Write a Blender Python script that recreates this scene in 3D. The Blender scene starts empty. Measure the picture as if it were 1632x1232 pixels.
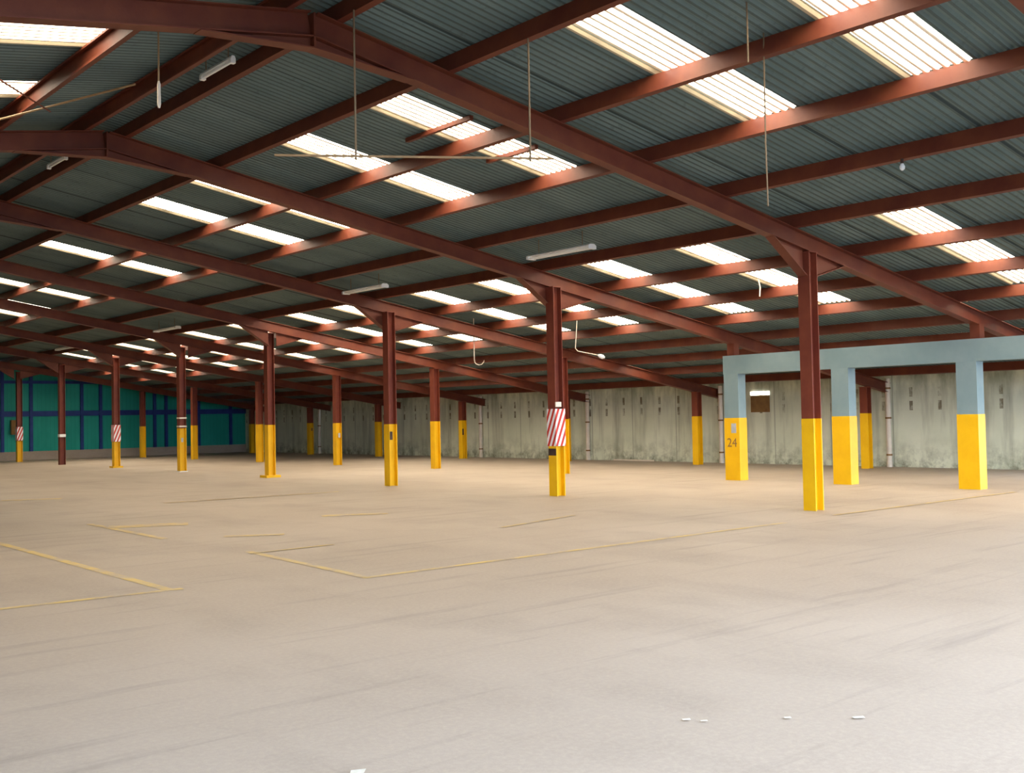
import bpy, math, random
from mathutils import Vector, Matrix
random.seed(7)
S = bpy.context.scene
C = S.collection

# ---------------------------------------------------------------- camera, sky, exposure
# world axes: X runs across the ridge (down the long roof slope), Y along the ridge, Z up; metres
YAW, PITCH, ROLL, FPX = 0.7156, 0.0290, -0.0196, 1713.3
fw = Vector((math.sin(YAW)*math.cos(PITCH), math.cos(YAW)*math.cos(PITCH), math.sin(PITCH)))
rt = Vector((math.cos(YAW), -math.sin(YAW), 0)); up = rt.cross(fw)
c_, s_ = math.cos(ROLL), math.sin(ROLL)
rt, up = c_*rt + s_*up, -s_*rt + c_*up
cam = bpy.data.cameras.new('camera'); camo = bpy.data.objects.new('camera', cam); C.objects.link(camo)
camo.matrix_world = Matrix(((rt.x, up.x, -fw.x, 0), (rt.y, up.y, -fw.y, 0), (rt.z, up.z, -fw.z, 1.6), (0, 0, 0, 1)))
cam.sensor_width = 36; cam.lens = FPX/1632*36; cam.clip_start = .05; cam.clip_end = 400
S.camera = camo

w = bpy.data.worlds.new('sky'); S.world = w; w.use_nodes = True
bg = w.node_tree.nodes['Background']
bg.inputs[0].default_value = (.72, .88, 1.12, 1); bg.inputs[1].default_value = 11.5
SKY_LIGHT = 22.0          # brightness of the daylight panels in the roof
S.view_settings.view_transform = 'Standard'; S.view_settings.look = 'None'
S.view_settings.gamma = 1; S.view_settings.exposure = -0.12; S.view_settings.use_curve_mapping = False

# ---------------------------------------------------------------- dimensions
A0, BAY = 10.035, 5.991
RIDGE, ZR, SL = 5.95, 6.11, .1643
ROW_A, ROW_B, ROW_C, WALL = 15.174, 21.013, 26.91, 28.07
END = 55.0
AL = math.atan(SL)
def fy(k): return A0 + BAY*k
def zc(x): return ZR - SL*abs(x-RIDGE)           # centre line of the purlins
def zs(x): return zc(x) + .13                     # roofing sheets

# ---------------------------------------------------------------- mesh helpers
class MB:
    def __init__(s): s.v = []; s.f = []; s.m = []
    def add(s, vs, fs, mi=0):
        n = len(s.v); s.v += [tuple(p) for p in vs]
        s.f += [tuple(n+i for i in f) for f in fs]; s.m += [mi]*len(fs); return s
    def box(s, x0, x1, y0, y1, z0, z1, mi=0):
        v = [(x, y, z) for z in (z0, z1) for y in (y0, y1) for x in (x0, x1)]
        return s.add(v, [(0,2,3,1),(4,5,7,6),(0,1,5,4),(2,6,7,3),(0,4,6,2),(1,3,7,5)], mi)
    def prism(s, poly, o, ex, ey, ez, L, mi=0):
        o, ex, ey, ez = map(Vector, (o, ex, ey, ez)); n = len(poly)
        v = [o+ex*a+ey*b for a, b in poly] + [o+ex*a+ey*b+ez*L for a, b in poly]
        f = [tuple(range(n))[::-1], tuple(range(n, 2*n))] + [(i, (i+1) % n, n+(i+1) % n, n+i) for i in range(n)]
        return s.add(v, f, mi)
    def tube(s, pts, r, n=8, mi=0):
        pts = [Vector(p) for p in pts]; rings = []
        for i, p in enumerate(pts):
            d = (pts[min(i+1, len(pts)-1)] - pts[max(i-1, 0)]).normalized()
            a = d.cross(Vector((0, 0, 1)) if abs(d.z) < .9 else Vector((1, 0, 0))).normalized(); b = d.cross(a)
            rr = r[i] if isinstance(r, (list, tuple)) else r
            rings.append([p + (a*math.cos(2*math.pi*j/n) + b*math.sin(2*math.pi*j/n))*rr for j in range(n)])
        v = [q for g in rings for q in g]; f = []
        for i in range(len(pts)-1):
            for j in range(n):
                f.append((i*n+j, i*n+(j+1) % n, (i+1)*n+(j+1) % n, (i+1)*n+j))
        f += [tuple(range(n))[::-1], tuple(range((len(pts)-1)*n, len(pts)*n))]
        return s.add(v, f, mi)
    def build(s, name, mats, parent=None, loc=(0, 0, 0)):
        me = bpy.data.meshes.new(name); me.from_pydata(s.v, [], s.f)
        for m in (mats if isinstance(mats, (list, tuple)) else [mats]): me.materials.append(m)
        for p, mi in zip(me.polygons, s.m): p.material_index = mi
        me.update()
        import bmesh
        bm = bmesh.new(); bm.from_mesh(me); bmesh.ops.recalc_face_normals(bm, faces=bm.faces); bm.to_mesh(me); bm.free()
        o = bpy.data.objects.new(name, me); C.objects.link(o); o.location = loc
        if parent: o.parent = parent
        return o
def tag(o, label, cat, group=None):
    o['label'] = label; o['category'] = cat
    if group: o['group'] = group
    return o
def thing(name, loc, label, cat, group=None):
    o = bpy.data.objects.new(name, None); C.objects.link(o); o.location = loc; o.empty_display_size = .2
    return tag(o, label, cat, group)
def struct(o): o['kind'] = 'structure'; return o
def copy_tree(o, parent=None):
    c = o.copy(); C.objects.link(c)
    if parent: c.parent = parent
    for ch in list(o.children): copy_tree(ch, c)
    return c

# ---------------------------------------------------------------- materials
def lin(r, g, b):
    f = lambda u: (u/255/12.92 if u <= 10 else ((u/255+.055)/1.055)**2.4)
    return (f(r), f(g), f(b), 1)
class NT:
    def __init__(s, name, rough=.6, spec=.3):
        s.mat = bpy.data.materials.new(name); s.mat.use_nodes = True; s.t = s.mat.node_tree
        s.b = s.t.nodes['Principled BSDF']; s.b.inputs['Roughness'].default_value = rough
        s.b.inputs['Specular IOR Level'].default_value = spec
        s.co = s.t.nodes.new('ShaderNodeTexCoord').outputs['Object']
    def link(s, a, b): s.t.links.new(a, b)
    def mapping(s, scale, src=None):
        n = s.t.nodes.new('ShaderNodeMapping'); n.inputs['Scale'].default_value = scale
        s.link(src or s.co, n.inputs['Vector']); return n.outputs[0]
    def noise(s, scale, detail=4, src=None, rough=.6):
        n = s.t.nodes.new('ShaderNodeTexNoise'); n.inputs['Scale'].default_value = scale
        n.inputs['Detail'].default_value = detail; n.inputs['Roughness'].default_value = rough
        s.link(src or s.co, n.inputs['Vector']); return n.outputs['Fac']
    def ramp(s, fac, stops):
        n = s.t.nodes.new('ShaderNodeValToRGB'); e = n.color_ramp.elements
        while len(e) < len(stops): e.new(.5)
        for q, (p, c) in zip(e, stops): q.position = p; q.color = c if len(c) == 4 else (*c, 1)
        s.link(fac, n.inputs[0]); return n.outputs[0]
    def band(s, fac, lo, hi):
        return s.ramp(fac, [(lo, (0, 0, 0, 1)), (hi, (1, 1, 1, 1))])
    def mix(s, fac, a, b, mode='MIX'):
        n = s.t.nodes.new('ShaderNodeMix'); n.data_type = 'RGBA'; n.blend_type = mode
        for v, k in ((fac, 0), (a, 6), (b, 7)):
            if hasattr(v, 'is_linked'): s.link(v, n.inputs[k])
            else: n.inputs[k].default_value = v
        return n.outputs[2]
    def math(s, op, a, b=0., c=0.):
        n = s.t.nodes.new('ShaderNodeMath'); n.operation = op
        for i, v in enumerate((a, b, c)):
            if hasattr(v, 'is_linked'): s.link(v, n.inputs[i])
            else: n.inputs[i].default_value = v
        return n.outputs[0]
    def sep(s, src=None):
        n = s.t.nodes.new('ShaderNodeSeparateXYZ'); s.link(src or s.co, n.inputs[0]); return n.outputs
    def color(s, c):
        if hasattr(c, 'is_linked'): s.link(c, s.b.inputs['Base Color'])
        else: s.b.inputs['Base Color'].default_value = c
        return s
    def bump(s, h, strength=.2, dist=.02):
        n = s.t.nodes.new('ShaderNodeBump'); n.inputs['Strength'].default_value = strength; n.inputs['Distance'].default_value = dist
        s.link(h, n.inputs['Height']); s.link(n.outputs[0], s.b.inputs['Normal']); return s
def painted(name, c1, c2, rough=.5, scale=3., spec=.3):
    n = NT(name, rough, spec); f = n.noise(scale, 5)
    n.color(n.mix(n.band(f, .35, .7), c1, c2)); n.bump(n.noise(40, 2), .08, .01); return n.mat

def concrete_floor(name, paint=None):
    n = NT(name, .62, .25)
    big = n.noise(.16, 6); mid = n.noise(.9, 6, n.mapping((1, .45, 1))); fine = n.noise(26, 3, rough=.8)
    base = n.mix(n.band(big, .35, .66), (.335, .262, .203, 1), (.42, .338, .268, 1))
    base = n.mix(n.math('MULTIPLY', n.band(mid, .50, .72), .45), base, (.245, .19, .15, 1))
    base = n.mix(n.math('MULTIPLY', n.band(fine, .42, .7), .32), base, (.50, .41, .30, 1))
    xyz = n.sep(n.mapping((1, 1, 1)))
    scr = n.noise(1.3, 5, n.mapping((.25, 3.0, 1)))
    base = n.mix(n.math('MULTIPLY', n.band(scr, .56, .70), .30), base, (.14, .115, .10, 1))
    if paint:
        wear = n.band(n.noise(2.6, 6, rough=.75), .36, .62)
        base = n.mix(n.math('MULTIPLY', wear, .85), base, paint)
    n.color(base); n.bump(fine, .12, .01)
    return n.mat
M = {}
M['floor'] = concrete_floor('concrete_floor')
M['floor_paint'] = concrete_floor('worn_yellow_floor_paint', (.62, .42, .11, 1))
M['red'] = painted('red_oxide_steel', (.105, .021, .011, 1), (.155, .039, .016, 1), .55, 2.2)
M['maroon'] = painted('maroon_column_paint', (.145, .028, .015, 1), (.20, .045, .021, 1), .5, 2.5)
M['yellow'] = painted('yellow_column_paint', (.74, .40, .003, 1), (.82, .47, .005, 1), .5, 2.)
M['blue'] = painted('blue_grey_concrete_paint', (.165, .235, .250, 1), (.21, .28, .29, 1), .7, 1.5)
M['white'] = painted('white_enamel', (.80, .80, .78, 1), (.86, .86, .84, 1), .35, 4)
M['tube'] = painted('lamp_tube_glass', (.86, .87, .86, 1), (.9, .9, .88, 1), .2, 4)
M['pipe'] = painted('cream_pipe', (.66, .55, .43, 1), (.76, .66, .54, 1), .5, 3)
M['dark'] = painted('dark_plate', (.035, .02, .018, 1), (.07, .035, .025, 1), .6, 9)
M['grey'] = painted('grey_plate', (.36, .38, .38, 1), (.44, .45, .45, 1), .5, 9)
M['brown'] = painted('brown_board', (.20, .10, .035, 1), (.27, .15, .05, 1), .8, 5)
M['cord'] = painted('brown_cord', (.16, .11, .06, 1), (.22, .15, .09, 1), .7, 9)
M['conduit'] = painted('tan_conduit', (.26, .16, .08, 1), (.32, .21, .11, 1), .6, 6)
M['scrap'] = painted('pale_paint_scrap', (.60, .55, .45, 1), (.7, .66, .58, 1), .7, 30)
M['yard'] = painted('dark_asphalt_yard', (.05, .05, .05, 1), (.075, .072, .068, 1), .9, 1.5)
M['navy'] = painted('navy_steel', (.012, .035, .17, 1), (.02, .05, .22, 1), .55, 3)

def mat_teal():
    n = NT('teal_sheeting', .55, .2); f = n.noise(.7, 5, n.mapping((1, 1, .35)))
    c = n.mix(n.band(f, .3, .7), (.012, .27, .21, 1), (.03, .37, .29, 1))
    rib = n.math('FRACT', n.math('MULTIPLY', n.sep()[0], 5.0))
    c = n.mix(n.math('MULTIPLY', n.band(rib, .86, .92), .3), c, (.008, .14, .13, 1))
    n.color(c); return n.mat
M['teal'] = mat_teal()

def mat_roof():
    n = NT('cement_roof_sheet', .85, .12); xyz = n.sep()
    sheet = n.math('FLOOR', n.math('DIVIDE', xyz[1], .875))
    wn = n.t.nodes.new('ShaderNodeTexWhiteNoise'); wn.noise_dimensions = '1D'; n.link(sheet, wn.inputs['W'])
    f = n.noise(1.1, 6, n.mapping((.6, 1.4, 1)))
    c = n.mix(n.band(f, .3, .72), (.125, .18, .175, 1), (.20, .26, .245, 1))
    c = n.mix(n.math('MULTIPLY', wn.outputs['Value'], .35), c, (.10, .125, .12, 1))
    lap = n.math('FRACT', n.math('DIVIDE', xyz[1], .875))
    c = n.mix(n.math('MULTIPLY', n.band(lap, .965, .98), .75), c, (.02, .025, .025, 1))
    c = n.mix(n.math('MULTIPLY', n.band(n.noise(9, 4), .58, .7), .3), c, (.06, .07, .06, 1))
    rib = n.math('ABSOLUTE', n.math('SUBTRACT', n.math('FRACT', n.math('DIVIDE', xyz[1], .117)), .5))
    c = n.mix(n.math('MULTIPLY', n.math('LESS_THAN', rib, .15), .5), c, (.03, .04, .038, 1))   # corrugation relief painted in as darker valley lines
    n.color(c); return n.mat
M['roof'] = mat_roof()

PITCHR = .117
def mat_panel(name, col, k, web_lines):
    n = NT(name, .5, .2); n.color((.8, .76, .66, 1) if web_lines else (.36, .30, .20, 1))
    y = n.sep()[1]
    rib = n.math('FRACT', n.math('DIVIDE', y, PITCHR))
    d = n.band(n.math('ABSOLUTE', n.math('SUBTRACT', rib, .5)), .19, .23)      # shade of the profile webs painted as dark lines in the valleys
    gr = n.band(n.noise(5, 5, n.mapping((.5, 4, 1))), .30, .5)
    fac = n.mix(1, d, gr, 'MULTIPLY') if web_lines else gr
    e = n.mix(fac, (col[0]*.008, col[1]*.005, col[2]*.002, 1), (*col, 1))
    n.link(e, n.b.inputs['Emission Color']); n.b.inputs['Emission Strength'].default_value = k
    return n.mat
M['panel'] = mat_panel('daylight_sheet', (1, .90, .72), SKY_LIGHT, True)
M['lap'] = mat_panel('doubled_daylight_sheet', (1, .80, .52), .08, False)

def mat_wall():
    n = NT('stained_concrete_wall', .8, .15); x, y, z = n.sep()
    f = n.noise(.5, 6); st = n.noise(1.4, 6, n.mapping((1, 1.6, .16)))
    c = n.mix(n.band(f, .3, .7), (.58, .60, .45, 1), (.74, .74, .58, 1))
    c = n.mix(n.math('MULTIPLY', n.band(st, .5, .72), .6), c, (.20, .19, .13, 1))
    mold = n.math('MULTIPLY', n.band(n.noise(2.2, 6, rough=.7), .42, .66), n.ramp(n.math('DIVIDE', z, 2.7), [(.0, (1, 1, 1, 1)), (.22, (.25, .25, .25, 1)), (.34, (0, 0, 0, 1))]))
    c = n.mix(mold, c, (.12, .115, .07, 1))
    topd = n.math('MULTIPLY', n.band(n.noise(1.8, 5, n.mapping((1, 1.2, .5))), .35, .62), n.ramp(n.math('DIVIDE', z, 2.7), [(.62, (0, 0, 0, 1)), (.98, (1, 1, 1, 1))]))
    c = n.mix(n.math('MULTIPLY', topd, .75), c, (.13, .15, .10, 1))
    pj = n.math('FRACT', n.math('DIVIDE', y, 1.99))
    c = n.mix(n.math('MULTIPLY', n.band(pj, .975, .985), .5), c, (.16, .15, .11, 1))
    # paired weep holes with rust runs
    fr = n.math('FRACT', n.math('DIVIDE', n.math('ADD', y, .2), .84))
    inx = n.math('COMPARE', fr, .5, .06)
    hole = n.math('ADD', n.math('COMPARE', z, 2.10, .13), n.math('COMPARE', z, 1.72, .13))
    hm = n.math('MULTIPLY', n.math('MULTIPLY', inx, hole), n.band(n.noise(1.6, 5, rough=.75), .36, .56))
    c = n.mix(n.math('MULTIPLY', hm, .8), c, (.11, .075, .03, 1))
    n.color(c); n.bump(n.noise(6, 5), .15, .02); return n.mat
M['wall'] = mat_wall()
def mat_stripe():
    n = NT('red_white_stripes', .5, .3); x, y, z = n.sep()
    t = n.math('FRACT', n.math('DIVIDE', n.math('ADD', n.math('SUBTRACT', x, y), n.math('MULTIPLY', z, -.42)), .125))
    n.color(n.mix(n.band(t, .47, .53), (.80, .76, .74, 1), (.50, .035, .02, 1))); return n.mat
M['stripe'] = mat_stripe()
def mat_bright(name, col, k):
    n = NT(name); n.color((.8, .8, .8, 1)); n.b.inputs['Emission Color'].default_value = (*col, 1); n.b.inputs['Emission Strength'].default_value = k; return n.mat
M['slot'] = mat_bright('daylight_slot', (1, .96, .9), 6)

# ---------------------------------------------------------------- floor, with its worn yellow lines
g = MB(); g.add([(-6, -1, 0), (WALL+.3, -1, 0), (WALL+.3, END+.3, 0), (-6, END+.3, 0)], [(0, 1, 2, 3)])
zl = [.002]
def line(p, q, wd):
    zl[0] += .0004; p, q = Vector((*p, zl[0])), Vector((*q, zl[0])); d = (q-p).normalized(); t = Vector((-d.y, d.x, 0))*wd/2
    g.add([p-t, q-t, q+t, p+t], [(0, 1, 2, 3)], 1)
for p, q, wd in [((4.42, 16.6), (4.32, 10.1), .11), ((2.6, 10.2), (4.45, 10.06), .10), ((6.3, 12.3), (6.07, 9.25), .10),
                 ((6.05, 9.3), (13.2, 9.22), .10), ((6.3, 17.8), (6.2, 14.6), .12), ((6.3, 17.0), (7.4, 16.5), .45),
                 ((9.5, 15.9), (10.5, 15.4), .3), ((6.9, 14.2), (7.6, 13.75), .2), ((7.0, 25.2), (8.1, 24.6), .35),
                 ((10.2, 12.0), (12.2, 12.55), .10), ((6.2, 12.08), (7.4, 12.1), .08), ((4.6, 26.5), (4.5, 20), .11),
                 ((14.6, 9.3), (20.6, 9.2), .08), ((9.0, 21.2), (13, 21.0), .10)]:
    line(p, q, wd)
for x, y, a_, b_ in ((2.55, 4.15, .11, .02), (2.62, 4.18, .05, .06), (5.0, 3.1, .05, .025), (4.75, 3.35, .03, .02), (4.35, 3.7, .035, .02), (4.4, 3.62, .03, .015)):
    zl[0] += .0002; g.add([(x, y, zl[0]), (x+a_, y-a_*.7, zl[0]), (x+a_+b_, y-a_*.6+b_, zl[0]), (x+b_*.8, y+b_, zl[0])], [(0, 1, 2, 3)], 2)
struct(g.build('floor', [M['floor'], M['floor_paint'], M['scrap']]))

yd = MB(); yd.box(-60, 80, -70, END+.2, -.3, -.02)
struct(yd.build('ground', M['yard']))
# ---------------------------------------------------------------- walls
struct(MB().box(-6.25, -6, -1.0, END+.2, 0, zs(-6)-.03).build('wall_left_added', M['wall']))  # out-of-view wall added to keep side daylight off the steel
b = MB(); b.box(WALL, WALL+.25, 10.8, END+.2, 0, zs(WALL)-.03)  # starts out of view past an added opening that brightens the aisle
wall_r = struct(b.build('wall_right', M['wall']))
e = MB()
X0, X1 = -6, WALL
e.add([(X0, END, .42), (X1, END, .42), (X1, END, zs(X1)-.02), (RIDGE, END, zs(RIDGE)-.02), (X0, END, zs(X0)-.02)], [(0, 1, 2, 3, 4)])
e.add([(X0, END+.12, .42), (X1, END+.12, .42), (X1, END+.12, zs(X1)-.02), (RIDGE, END+.12, zs(RIDGE)-.02), (X0, END+.12, zs(X0)-.02)], [(0, 1, 2, 3, 4)])
wall_e = struct(e.build('wall_back', M['teal']))
MB().box(X0, X1, END-.06, END+.2, 0, .42).build('plinth', M['floor'], wall_e)
for x in (13.2, 15.35, 16.67, 19.1, 20.04, 22.86, 23.48, 25.3, 27.16):
    MB().box(x-.07, x+.07, END-.13, END, .42, zs(x)-.2).build('post', M['navy'], wall_e)
MB().box(10, X1, END-.10, END-.002, 2.12, 2.38).build('girt', M['navy'], wall_e)
MB().box(10, 22, END-.10, END-.002, 3.72, 3.86).build('girt', M['navy'], wall_e)

# ---------------------------------------------------------------- roof: skylights first, the sheets leave their openings free
Y0R, Y1R = -1.0, END+.2
def ord_(k): return ('first', 'second', 'third', 'fourth', 'fifth', 'sixth', 'seventh', 'eighth')[k]
RAFNAME = {-1: 'rafter in the top right corner', 0: 'rafter of the rightmost steel column', 1: 'rafter of the large striped board column',
           2: 'third column rafter', 3: 'fourth column rafter', 4: 'fifth column rafter'}
sky = []   # x0, x1, y0, y1, label, group, batten
WD = 6*PITCHR
def snap(y): return round(y/PITCHR)*PITCHR
def lift(x): return 1 + .13/(zc(x)-1.6)
def sk(x0, x1, fr, label, group=None, batten=False):
    xm = (x0+x1)/2; y = snap((A0+BAY*fr)*lift(xm) - WD/2 - .05)
    sky.append((x0, x1, y, y+WD, label, group, batten))
UP = (7.96, 11.36); LO = (14.95, 20.15); WS = (22.1, 25.3); BE = (1.2, 4.42)
NEAR = {-1: 'in front of the rightmost column rafter', 0: 'behind the rightmost column rafter', 1: 'behind the striped board rafter',
        2: 'behind the third column rafter', 3: 'behind the fourth column rafter', 4: 'behind the fifth column rafter'}
for k, (f1, f2) in {-1: (-.735, -.375), 0: (.25, .63), 1: (1.17, 1.545), 2: (2.13, 2.51), 3: (3.13, 3.53), 4: (4.1, 4.47)}.items():
    sk(*UP, f1, 'skylight sheet near the ridge, nearer of two ' + NEAR[k], 'skylights near the ridge', k == 0)
    sk(*UP, f2, 'skylight sheet near the ridge, farther of two ' + NEAR[k], 'skylights near the ridge')
for k, (f1, f2) in {-1: (-.69, -.305), 0: (.335, .725), 1: (1.29, 1.675), 2: (2.27, 2.66), 3: (3.27, 3.78), 4: (4.28, 4.75)}.items():
    sk(*LO, f1, 'skylight sheet low on slope, nearer of two ' + NEAR[k], 'skylights low on the slope')
    sk(*LO, f2, 'skylight sheet low on slope, farther of two ' + NEAR[k], 'skylights low on the slope')
for x, fs in ((UP, (5.1, 5.47, 6.1)), (LO, (5.3, 5.72, 6.2))):
    for f in fs: sk(*x, f, 'tiny sliver of skylight far off toward the teal end wall', 'far skylight slivers')
for k in (-1, 0, 1, 2, 3):  # aisle row inferred from lit purlins; short unseen strips added to brighten it
    for xs in ((20.35, 21.05), (22.1, 22.85), (23.8, 24.65)):
        for f in (.14, .38, .63, .88): sk(*xs, k+f, 'short unseen skylight sheet added behind a purlin to brighten the wall aisle', 'unseen skylights added over the wall aisle')
for xs, f in ((BE, -.36),):  # out-of-view skylight added to even the light on the near floor
    sk(*xs, f, 'unseen skylight sheet added overhead to even the light near the open end', 'unseen skylights added at the open end')
for f, t in ((.29, 'upper one of two'), (.67, 'lower one of two')):
    sk(*BE, f, 'glowing skylight sheet beyond the ridge at top left, ' + t, 'skylights beyond the ridge')

PROF = ((0., 1.), (.14, 1.), (.36, 0.), (.64, 0.), (.86, 1.), (1., 1.))      # one corrugation: valley in the middle
AMP = .032
def rib_quads(mb, x0, x1, y):
    for (a, h), (c, h2) in zip(PROF, PROF[1:]):
        ya, yc = y+a*PITCHR, y+c*PITCHR
        mb.add([(x0, ya, zs(x0)+AMP*h), (x0, yc, zs(x0)+AMP*h2), (x1, yc, zs(x1)+AMP*h2), (x1, ya, zs(x1)+AMP*h)], [(0, 1, 2, 3)])
for name, xa, xb in (('ceiling', RIDGE, WALL+.6), ('ceiling', -6.3, RIDGE)):
    r = MB(); n0, n1 = int(Y0R/PITCHR), int(Y1R/PITCHR)
    for i in range(n0, n1+1):
        y = i*PITCHR; cuts = sorted((q[0], q[1]) for q in sky if q[2]-1e-4 <= y < q[3]-1e-4 and xa <= q[0] < xb)
        x = xa
        for c0, c1 in cuts:
            rib_quads(r, x, c0, y); x = c1
        rib_quads(r, x, xb, y)
    me = bpy.data.meshes.new('ceiling'); me.from_pydata(r.v, [], r.f); me.materials.append(M['roof'])
    o = bpy.data.objects.new(name, me); C.objects.link(o); struct(o)
# ridge capping above the sheets
cp = MB(); cp.add([(RIDGE-.3, Y0R, zs(RIDGE-.3)+.05), (RIDGE, Y0R, zs(RIDGE)+.06), (RIDGE+.3, Y0R, zs(RIDGE+.3)+.05),
                   (RIDGE-.3, Y1R, zs(RIDGE-.3)+.05), (RIDGE, Y1R, zs(RIDGE)+.06), (RIDGE+.3, Y1R, zs(RIDGE+.3)+.05)], [(0, 1, 4, 3), (1, 2, 5, 4)])
struct(cp.build('trim_1', M['roof']))
for x0, x1, y0, y1, lab, grp, bat in sky:
    p = MB()
    for i in range(round((y1-y0)/PITCHR)): rib_quads(p, x0, x1, y0+i*PITCHR)
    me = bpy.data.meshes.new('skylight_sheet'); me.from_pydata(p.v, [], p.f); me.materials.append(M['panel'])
    root = bpy.data.objects.new('skylight_sheet', me); C.objects.link(root); tag(root, lab, 'skylight', grp)
    if 'tiny' not in lab:
        q = MB(); rib_quads(q, x0, x1, y1)
        qe = [(x, yy, z-.012) for x, yy, z in q.v]
        m2 = bpy.data.meshes.new('lap_strip'); m2.from_pydata(qe, [], q.f); m2.materials.append(M['lap'])
        l = bpy.data.objects.new('lap_strip', m2); C.objects.link(l); l.parent = root; l['label'] = 'dull tan overlap strip'
    if bat:
        for x, e0, e1 in ((9.12, .25, .55), (10.35, .2, .2)):
            MB().box(x-.03, x+.03, y0-e0, y1+e1, zs(x)-.075, zs(x)-.015).build('batten', M['red'], root)

# ---------------------------------------------------------------- purlins
H = .21
CP = [(-.035, -H/2), (.045, -H/2), (.045, -H/2+.022), (.030, -H/2+.022), (.030, -H/2+.008), (-.027, -H/2+.008),
      (-.027, H/2-.008), (.030, H/2-.008), (.030, H/2-.022), (.045, H/2-.022), (.045, H/2), (-.035, H/2)]
PUR = [6.27, 7.80, 9.60, 11.30, 13.0, 14.75, 16.6, 18.45, 20.15, 21.9, 23.6, 25.3, 27.0]
PURL = ['ridge purlin on the long slope, just right of the ridge', 'purlin at the top edge of the skylights near the ridge',
        'purlin crossing the middle of the skylights near the ridge', 'purlin at the bottom edge of the skylights near the ridge',
        'purlin just above the row of tube lights on the slope', 'purlin just below the tube lights, over the column tops',
        'purlin crossing the upper part of the low skylights', 'purlin crossing the lower part of the low skylights',
        'purlin at the bottom edge of the low skylights', 'purlin running just above the blue concrete beam',
        'first purlin behind the blue concrete beam', 'purlin over the middle of the wall aisle', 'purlin along the top of the stained wall']
def purlin(x, label, side):
    ex = Vector((math.cos(AL), 0, -math.sin(AL)*side)); ez = Vector((math.sin(AL)*side, 0, math.cos(AL)))
    t = thing('purlin', (x, Y0R+.2, zc(x)), 'red steel ' + label, 'beam', 'roof purlins')
    poly = [(a, c) for a, c in CP]
    if side < 0: poly = [(-a, c) for a, c in CP]
    MB().prism(poly, (0, 0, 0), ex, ez, (0, 1, 0), END-Y0R-.2-.14).build('channel', M['red'], t)
    return t
for x, l in zip(PUR, PURL): purlin(x, l, 1)
for x, l in zip((5.63, 4.42, 2.7, .98), ('ridge purlin on the short slope, just left of the ridge', 'sunlit purlin beyond the ridge at top left',
                'second purlin beyond the ridge, crossing the top left skylights', 'third purlin beyond the ridge at the top left edge')): purlin(x, l, -1)

# ---------------------------------------------------------------- rafters
RT, RB, RW = .10, .38, .17        # top and bottom of the rafter below the purlin centre, flange width
def ipoly(h, wd, tf=.014, tw=.010):
    return [(-wd/2, 0), (wd/2, 0), (wd/2, tf), (tw/2, tf), (tw/2, h-tf), (wd/2, h-tf), (wd/2, h), (-wd/2, h), (-wd/2, h-tf), (-tw/2, h-tf), (-tw/2, tf), (-wd/2, tf)]
def wedge(mb, x0, z0, x1, z1, x2, z2, tw=.012, wd=RW, tf=.014):
    """haunch: web triangle (x0,z0)-(x1,z1)-(x2,z2) in the rafter plane, flange along its lower edge 0-2"""
    mb.prism([(x0, z0), (x1, z1), (x2, z2)], (0, -tw/2, 0), (1, 0, 0), (0, 0, 1), (0, 1, 0), tw)
    d = Vector((x2-x0, 0, z2-z0)); L = d.length; d.normalize(); n = Vector((-d.z, 0, d.x))
    if n.z < 0: n = -n
    mb.prism([(-wd/2, -tf/2), (wd/2, -tf/2), (wd/2, tf/2), (-wd/2, tf/2)], (x0, 0, z0), (0, 1, 0), n, d, L)
XE = WALL-.02
RLAB = {-1: 'roof rafter crossing the top right corner, no column in sight', 0: 'roof rafter resting on the rightmost steel column',
        1: 'roof rafter resting on the column with the large striped board', 2: 'roof rafter resting on the third front steel column from the right',
        3: 'roof rafter resting on the column with the yellow base plate', 4: 'roof rafter resting on the column with pale bands above its yellow',
        5: 'roof rafter resting on the column with the small striped board', 6: 'roof rafter resting on the column with dark lower part',
        7: 'farthest roof rafter, on the leftmost column beside the teal wall'}
for k in range(-1, 8):
    y = fy(k)
    t = thing('roof_rafter', (RIDGE, y, zc(RIDGE)-RB), 'red steel ' + RLAB[k], 'beam', 'roof rafters')
    z0 = zc(RIDGE)-RB     # empty height
    dr = Vector((math.cos(AL), 0, -math.sin(AL))); nr = Vector((math.sin(AL), 0, math.cos(AL)))
    LR = (XE-RIDGE)/math.cos(AL)
    ip = ipoly((RB-RT)*math.cos(AL), RW)
    MB().prism(ip, (0, 0, 0), (0, 1, 0), nr, dr, LR).build('rafter_beam', M['red'], t)
    dl = Vector((-math.cos(AL), 0, -math.sin(AL))); nl = Vector((-math.sin(AL), 0, math.cos(AL)))
    MB().prism(ip, (0, 0, 0), (0, 1, 0), nl, dl, 11.95/math.cos(AL)).build('rafter_beam', M['red'], t)
    hz = -.12; hl = 1.3
    h = MB(); wedge(h, 0, hz, 0, 0, hl, -SL*hl); wedge(h, 0, hz, 0, 0, -hl, -SL*hl)
    h.prism([(-.012, hz), (.012, hz), (.012, .26), (-.012, .26)], (0, -RW/2, 0), (1, 0, 0), (0, 0, 1), (0, 1, 0), RW)
    h.build('ridge_haunch', M['red'], t)
    if k >= 0:
        xa = ROW_A-RIDGE; za = -SL*xa
        for s in (-1, 1):
            n = MB(); x0, x1 = xa+s*.13, xa+s*1.0
            wedge(n, x0, za-.40, x0, -SL*x0, x1, -SL*x1); n.build('knee_haunch', M['red'], t)
    # hanger cleats
    if 0 <= k <= 1:
        xb = ROW_B-RIDGE
        MB().box(xb-.10, xb+.10, -.10, .10, 2.99-z0, -SL*xb+.02).build('bearing_stub', M['red'], t)

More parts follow.
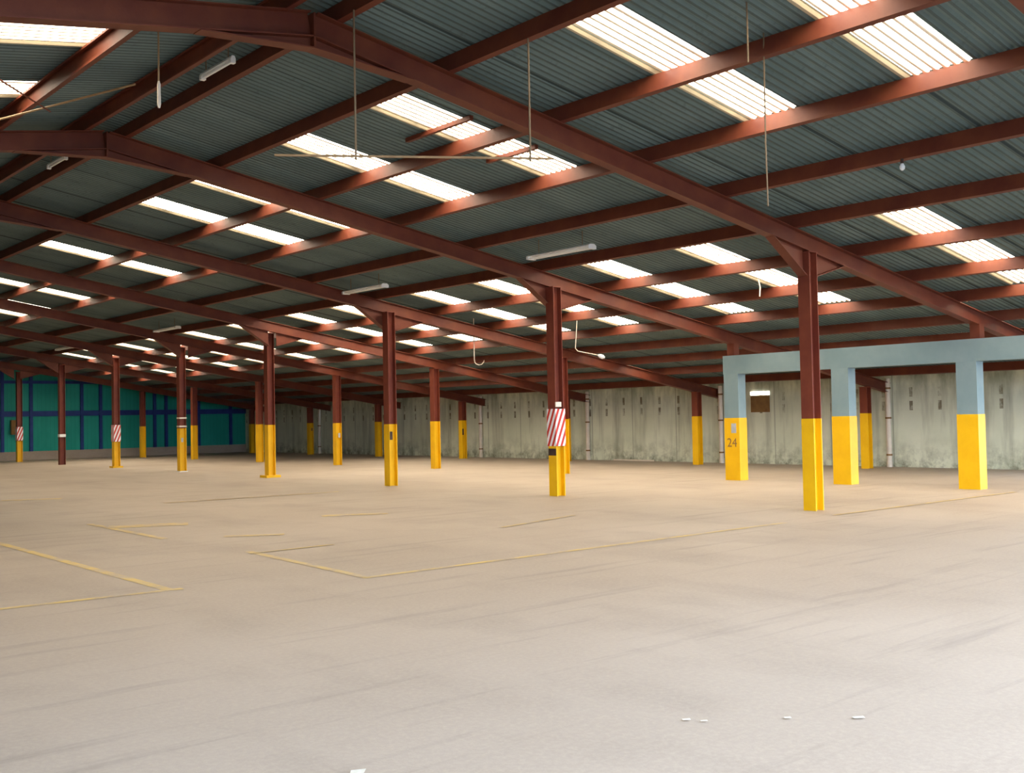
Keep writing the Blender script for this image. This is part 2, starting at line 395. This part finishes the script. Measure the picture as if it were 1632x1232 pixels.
# ---------------------------------------------------------------- columns
CW = .225
def hpoly(w, tf=.016, tw=.012):   # web along X, flanges face -X and +X
    p = ipoly(w, w, tf, tw); return [(b_-w/2, a_) for a_, b_ in p]
def column(x, y, ztop, zy, label, group, low='yellow', wd=CW):
    t = thing('steel_column', (x, y, 0), label, 'column', group)
    MB().prism(hpoly(wd), (0, 0, zy), (1, 0, 0), (0, 1, 0), (0, 0, 1), ztop-zy).build('upper_shaft', M['maroon'], t)['label'] = 'maroon upper shaft'
    MB().prism(hpoly(wd*1.03, .02, .03), (0, 0, 0), (1, 0, 0), (0, 1, 0), (0, 0, 1), zy).build('lower_shaft', M[low], t)['label'] = ('yellow' if low == 'yellow' else 'dark maroon') + ' lower shaft'
    MB().box(-wd*.56, wd*.56, -wd*.56, wd*.56, ztop-.014, ztop).build('cap_plate', M['maroon'], t)
    return t
def plate(t, name, z0, z1, mat, wd=CW*1.03, x0=-.5, x1=.5, off=.004, th=.006, label=None):
    """flat plate on the -Y side of the column"""
    o = MB().box(x0*wd, x1*wd, -wd/2-off-th, -wd/2-off, z0, z1).build(name, mat, t)
    if label: o['label'] = label
    return o
topA, topB, topC = zc(ROW_A)-RB-.003, zc(ROW_B)-RB-.003, zc(ROW_C)-RB-.003
GA, GB, GC = 'front row of steel columns', 'middle row of steel columns', 'steel columns along the stained wall'
a = {}
AX = [ROW_A, ROW_A-.18, ROW_A-.20, ROW_A+.05, ROW_A+.15, ROW_A+.25, ROW_A+.15, ROW_A+.25]
AY = [0, -.02*BAY, -.04*BAY, .05*BAY, .10*BAY, .12*BAY, .08*BAY, .1*BAY]
ALAB = ['rightmost maroon steel column with plain yellow lower part', 'maroon and yellow steel column with a large red and white striped board',
        'maroon and yellow steel column with a small dark mark, left of the large striped board', 'maroon and yellow steel column standing on a wide yellow base plate',
        'steel column with two pale bands above its yellow lower part', 'steel column with a small striped board above its yellow base, before the teal wall',
        'maroon steel column with dark lower part and one white band', 'leftmost steel column, a small pale striped board above its yellow base']
ZY = [1.49, 1.02, 1.50, 1.53, 1.46, .98, 1.16, .98]
for k in range(8):
    a[k] = column(AX[k], fy(k)+AY[k], zc(AX[k])-RB-.003, ZY[k], ALAB[k], GA, 'maroon' if k == 6 else 'yellow')
def wrap_board(t, z0, z1, wd, mat):   # a board bent round two faces of the column
    h = wd/2+.012
    m = MB(); m.box(-h-.006, -h, -h-.006, h, z0, z1); m.box(-h, h, -h-.006, -h, z0, z1)
    o = m.build('striped_board', mat, t); o['label'] = 'red and white diagonal striped board'; return o
wrap_board(a[1], 1.01, 1.76, .235, M['stripe']); 
MB().box(-.135, .02, -.145, -.125, 1.80, 1.90).build('bracket', M['pipe'], a[1])['label'] = 'pale bracket above the striped board'
MB().box(-.125, -.121, -.115, .11, .82, .96).build('dark_patch', M['dark'], a[1])
for k, z in ((5, 1.62), (7, 1.62)): wrap_board(a[k], .99, z, .235, M['stripe'])
plate(a[2], 'dark_patch', 1.12, 1.32, M['dark'], x0=-.45, x1=-.12, label='small dark mark')
MB().box(-.23, .23, -.20, .20, 0, .07).build('base_plate', M['yellow'], a[3])
MB().box(-.15, .15, -.15, .15, 0, .03).build('base_plate', M['white'], a[4])
MB().box(-.19, .19, -.19, .19, 0, .06).build('base_plate', M['yellow'], a[5])
for z in (1.50, 1.78):
    h = CW*.53; m = MB(); m.box(-h-.004, h+.004, -h-.004, h+.004, z, z+.05); m.build('pale_band', M['pipe'], a[4])
plate(a[4], 'number_mark', 1.0, 1.14, M['grey'], x0=-.3, x1=.0)
h = CW*.53; MB().box(-h-.004, h+.004, -h-.004, h+.004, 1.16, 1.28).build('white_band', M['white'], a[6])['label'] = 'white band'

BX = {2: ROW_B-.1, 3: ROW_B, 4: ROW_B-.1, 5: ROW_B-.1, 6: ROW_B, 7: ROW_B}
BYO = {2: -.02*BAY, 3: 0, 4: -.03*BAY, 5: -.04*BAY, 6: .02*BAY, 7: 0}
BLAB = {2: 'yellow and maroon steel column mostly hidden behind the large striped board column', 3: 'steel column with plain yellow lower part in the middle row, left of the striped board',
        4: 'steel column in the middle row with a pale tag on its yellow part', 5: 'steel column in the middle row just left of the one with yellow base plate',
        6: 'steel column in the middle row just right of the pale banded column', 7: 'steel column in the middle row standing before the teal wall'}
bc = {}
for k in range(2, 8):
    bc[k] = column(BX[k], fy(k)+BYO[k], zc(BX[k])-RB-.003, 1.53, BLAB[k], GB)
plate(bc[4], 'tag', 1.0, 1.16, M['grey'], x0=-.15, x1=.2, label='pale tag')
CLAB = {1: 'steel column by the wall between the two rightmost blue pillars', 2: 'steel column by the wall just left of the end blue pillar',
        3: 'steel column by the wall peeping out behind the large striped board column', 4: 'steel column by the wall with a dark mark, beside a cream downpipe',
        5: 'steel column by the wall half hidden behind the third front column', 6: 'steel column by the wall, brown mark on its dull yellow part',
        7: 'farthest steel column by the wall, at the corner with the teal wall'}
CXo = {1: .1, 2: -.15, 3: -.1, 4: -.1, 5: -.15, 6: 0, 7: 0}
cc = {}
for k in range(1, 8):
    x = ROW_C+CXo[k]; cc[k] = column(x, fy(k)+CXo[k]*.9, zc(x)-RB-.003, 1.53, CLAB[k], GC)
plate(cc[4], 'dark_patch', .95, 1.2, M['dark'], x0=-.5, x1=-.2); plate(cc[6], 'dark_patch', 1.15, 1.3, M['brown'], x0=-.1, x1=.3)

# blue concrete portal frame
BT, BBZ = 2.985, 2.54
beam = MB(); yb0, yb1 = fy(-.5)-.35, fy(1)+.20
beam.box(ROW_B-.15, ROW_B+.15, yb0, yb1, BBZ, BT)
beamo = beam.build('concrete_beam', M['blue']); tag(beamo, 'long blue grey concrete beam carried by the blue and yellow pillars', 'beam')
for k, l in ((1, 'blue and yellow concrete pillar numbered at the left end of the blue beam'), (.5, 'middle blue and yellow concrete pillar, just right of the rightmost steel column'),
             (0, 'rightmost blue and yellow concrete pillar near the picture edge'), (-.5, 'blue and yellow concrete pillar under the beam past the picture edge')):
    y = fy(k) + {1: -.02, .5: .03, 0: .18, -.5: 0}[k]
    t = thing('concrete_pillar', (ROW_B, y, 0), l, 'column', 'blue concrete pillars')
    MB().box(-.145, .145, -.21, .21, 1.49, BBZ).build('blue_shaft', M['blue'], t)['label'] = 'blue grey upper shaft'
    MB().box(-.152, .152, -.218, .218, 0, 1.49).build('yellow_shaft', M['yellow'], t)['label'] = 'yellow lower shaft'
    if k == 1:
        MB().box(-.158, -.152, -.13, .01, 1.13, 1.36).build('plate', M['grey'], t)['label'] = 'grey plate'
        cu = bpy.data.curves.new('pillar_number', 'FONT'); cu.body = '24'; cu.size = .30; cu.align_x = 'CENTER'; cu.extrude = .001
        to = bpy.data.objects.new('tmp', cu); C.objects.link(to)
        me = bpy.data.meshes.new_from_object(to.evaluated_get(bpy.context.evaluated_depsgraph_get()))
        bpy.data.objects.remove(to); me.materials.append(M['brown'])
        no = bpy.data.objects.new('number', me); C.objects.link(no); no.parent = t
        no.matrix_local = Matrix(((0, 0, -1, -.1545), (-1, 0, 0, .0), (0, 1, 0, .80), (0, 0, 0, 1)))

# ---------------------------------------------------------------- things on the stained wall
PL = ['cream downpipe on the wall near the far corner, beside the dull yellow column', 'cream downpipe on the wall next to the column with the dark mark', 'cream downpipe on the wall just right of the large striped board',
      'cream downpipe on the wall just left of the end blue pillar', 'cream downpipe on the wall between the two rightmost blue pillars']
for y, l in zip((46.93, 34.2, 28.0, 21.9, 15.99), PL):
    t = thing('downpipe', (WALL-.09, y, 0), l, 'pipe', 'downpipes on the stained wall')
    MB().tube([(0, 0, .10), (0, 0, 2.50)], .072, 12).build('pipe', M['pipe'], t)
    MB().tube([(0, 0, 0), (0, 0, .16)], .085, 12).build('shoe', M['pipe'], t)
    for z in (.32, 1.36, 2.2):
        m = MB(); m.tube([(0, 0, z), (0, 0, z+.05)], .084, 12); m.box(0, .088, -.02, .02, z, z+.05); m.build('clamp', M['brown'], t)
# opening high in the wall with a brown board below it
yv0, yv1 = 20.05, 20.75
t = MB().box(WALL-.03, WALL-.001, yv0, yv1, 1.62, 2.14).build('wall_board', M['brown']); tag(t, 'brown board on the wall below the bright slot', 'board')
so = MB().box(WALL-.03, WALL-.002, yv0, yv1, 2.16, 2.27).build('window_1', M['slot']); struct(so)
bx = MB().box(0, .36, 0, .2, 0, .7).build('wall_box', M['brown'], None, (15.69, END-.34, 1.25)); tag(bx, 'brown box on the teal wall, just left of the leftmost column', 'box')
kb = MB().box(0, .05, 0, 1.9, 0, .05).build('timber_strip', M['pipe'], None, (WALL-.12, 24.8, 0)); tag(kb, 'pale strip lying on the floor at the foot of the wall', 'strip')

# ---------------------------------------------------------------- tube lights
def fixture(x, y0, y1, z, label, top, sc=1):
    t = thing('tube_light', (x, (y0+y1)/2, z), label, 'light', 'fluorescent tube lights'); L = (y1-y0)
    m = MB(); m.prism([(u*sc, v_) for u, v_ in ((-.05, .03), (.05, .03), (.10, 0), (.10, -.008), (-.10, -.008), (-.10, 0))], (0, -L/2, 0), (1, 0, 0), (0, 0, 1), (0, 1, 0), L); m.build('batten', M['white'], t)
    for s in ((-.06, .06) if sc == 1 else (0,)): MB().tube([(s, -L/2+.05, -.035), (s, L/2-.05, -.035)], .019, 10).build('lamp_tube', M['tube'], t)
    for s in (-1, 1): MB().box(-.10*sc, .10*sc, s*(L/2-.03)-.03, s*(L/2-.03)+.03, -.06, -.008).build('end_cap', M['white'], t)
    for s in (-.35, .35): MB().tube([(0, s*L, .02), (0, s*L, top-z)], .008, 6).build('hanger', M['cord'], t)
TL = [('white twin tube light hanging above the large striped board column', 13.78, 13.57, 15.25), ('white twin tube light hanging left of the third front column top', 13.8, 20.19, 21.87),
      ('dim tube light over the pale banded column', 14.05, 31.9, 33.6), ('dim tube light over the dark based column', 14.1, 41.6, 43.2)]
for l, x, y0, y1 in TL: fixture(x, y0, y1, zc(x)-.15, l, zs(x)+.02)
fixture(5.93, 11.81, 12.68, 5.99, 'tube light under the ridge, nearer of the two at top left', zs(5.93)+.02, .32)
fixture(5.96, 17.77, 18.64, 5.99, 'tube light under the ridge, farther of the two at top left', zs(5.96)+.02, .32)

# ---------------------------------------------------------------- cords and conduits
rows_ = (rt, up, fw)
EYE = Vector((0, 0, 1.6))
def cord(name, pts, r, label, cat='cord', mat='cord', grp=None):
    o = MB().tube(pts, r, 6).build(name, M[mat]); return tag(o, label, cat, grp)
zt = lambda x: zs(x)+.02
t = thing('hung_conduit', (5.86, 9.81, 4.4), 'thin tan conduit hung level on two cords below the skylights near the ridge', 'conduit')
def loc(p): return (p[0]-5.86, p[1]-9.81, p[2]-4.4)
MB().tube([loc((5.5, 10.05, 4.4)), loc((7.98, 8.42, 4.4))], .013, 8).build('conduit', M['conduit'], t)
for x, y in ((6.21, 9.59), (7.76, 8.55)):
    MB().tube([loc((x, y, 4.36)), loc((x, y, zc(x)-.10))], .011, 6).build('drop_cord', M['cord'], t)
t = thing('pull_cord', (4.85, 11.45, 5.11), 'straight pull cord with pale wooden handle hanging at top left', 'cord')
MB().tube([(0, 0, .28), (0, 0, zt(4.85)-5.11)], .010, 6).build('cord', M['conduit'], t)
MB().tube([(0, 0, 0), (0, 0, .04), (0, 0, .26), (0, 0, .30)], [.012, .022, .020, .010], 8).build('handle', M['pipe'], t)
cord('hanging_cord', [(9.57, 6.79, 3.8), (9.57, 6.8, 4.5), (9.57, 6.79, zt(9.57))], .009, 'long thin cord hanging straight down on the right side of the roof')
cord('hanging_cord', [(8.93, 6.53, 5.15), (8.93, 6.53, zt(8.93))], .010, 'short cord hanging between the two brightest skylights at top right')
cord('hanging_cord', [(17.79, 12.88, 3.92), (17.8, 12.87, 4.1), (17.79, 12.9, zs(17.79)-.03)], .014, 'short pale cord hanging from a low skylight beside the rightmost steel column', mat='pipe')
hk = [(18.03, 22.25, zt(18.03)), (18.03, 22.25, 3.15)] + [(18.03+.755*.13*(1-math.cos(q)), 22.25-.656*.13*(1-math.cos(q)), 3.15-.13*math.sin(q)) for q in (.4, .9, 1.5, 2.1, 2.7, 3.1)]
cord('hooked_cord', hk, .012, 'cord ending in an open hook left of the large striped board column', mat='pipe')
t = thing('pendant_lamp', (18.86, 19.16, 3.2), 'small pale lamp on a bent cord right of the large striped board column', 'lamp')
q = Vector((.755, -.656, 0))
MB().tube([(0, 0, zt(18.86)-3.2), q*-.03+Vector((0, 0, .5)), q*-.06+Vector((0, 0, .10)), (0, 0, .03), q*.5+Vector((0, 0, -.08))], .011, 6).build('cord', M['pipe'], t)
e = q*.5+Vector((0, 0, -.08))
MB().tube([e, e+q*.05+Vector((0, 0, -.02)), e+q*.12+Vector((0, 0, -.05)), e+q*.17+Vector((0, 0, -.07))], [.02, .05, .055, .02], 10).build('bulb', M['white'], t)
cord('tie_rod', [(3.0, 16.6, 5.37), (4.07, 14.57, 5.55), (5.07, 12.67, 5.72)], .013, 'thin tan rod slanting under the roof beyond the ridge at top left', 'rod', 'conduit')
cord('tie_rod', [(2.9, 11.55, 5.30), (3.47, 12.42, 5.40), (4.48, 13.92, 5.57)], .010, 'thin dark rod crossing the lower top left skylight', 'rod', 'red')
t = thing('bare_bulb', (12.95, 7.1, zc(12.95)-.105), 'small white bulb hanging under a purlin at upper right', 'lamp')
MB().tube([(0, 0, 0), (0, 0, -.06)], .022, 8).build('socket', M['dark'], t)
MB().tube([(0, 0, -.05), (0, 0, -.07), (0, 0, -.10), (0, 0, -.13), (0, 0, -.15)], [.015, .022, .035, .032, .012], 10).build('bulb', M['white'], t)
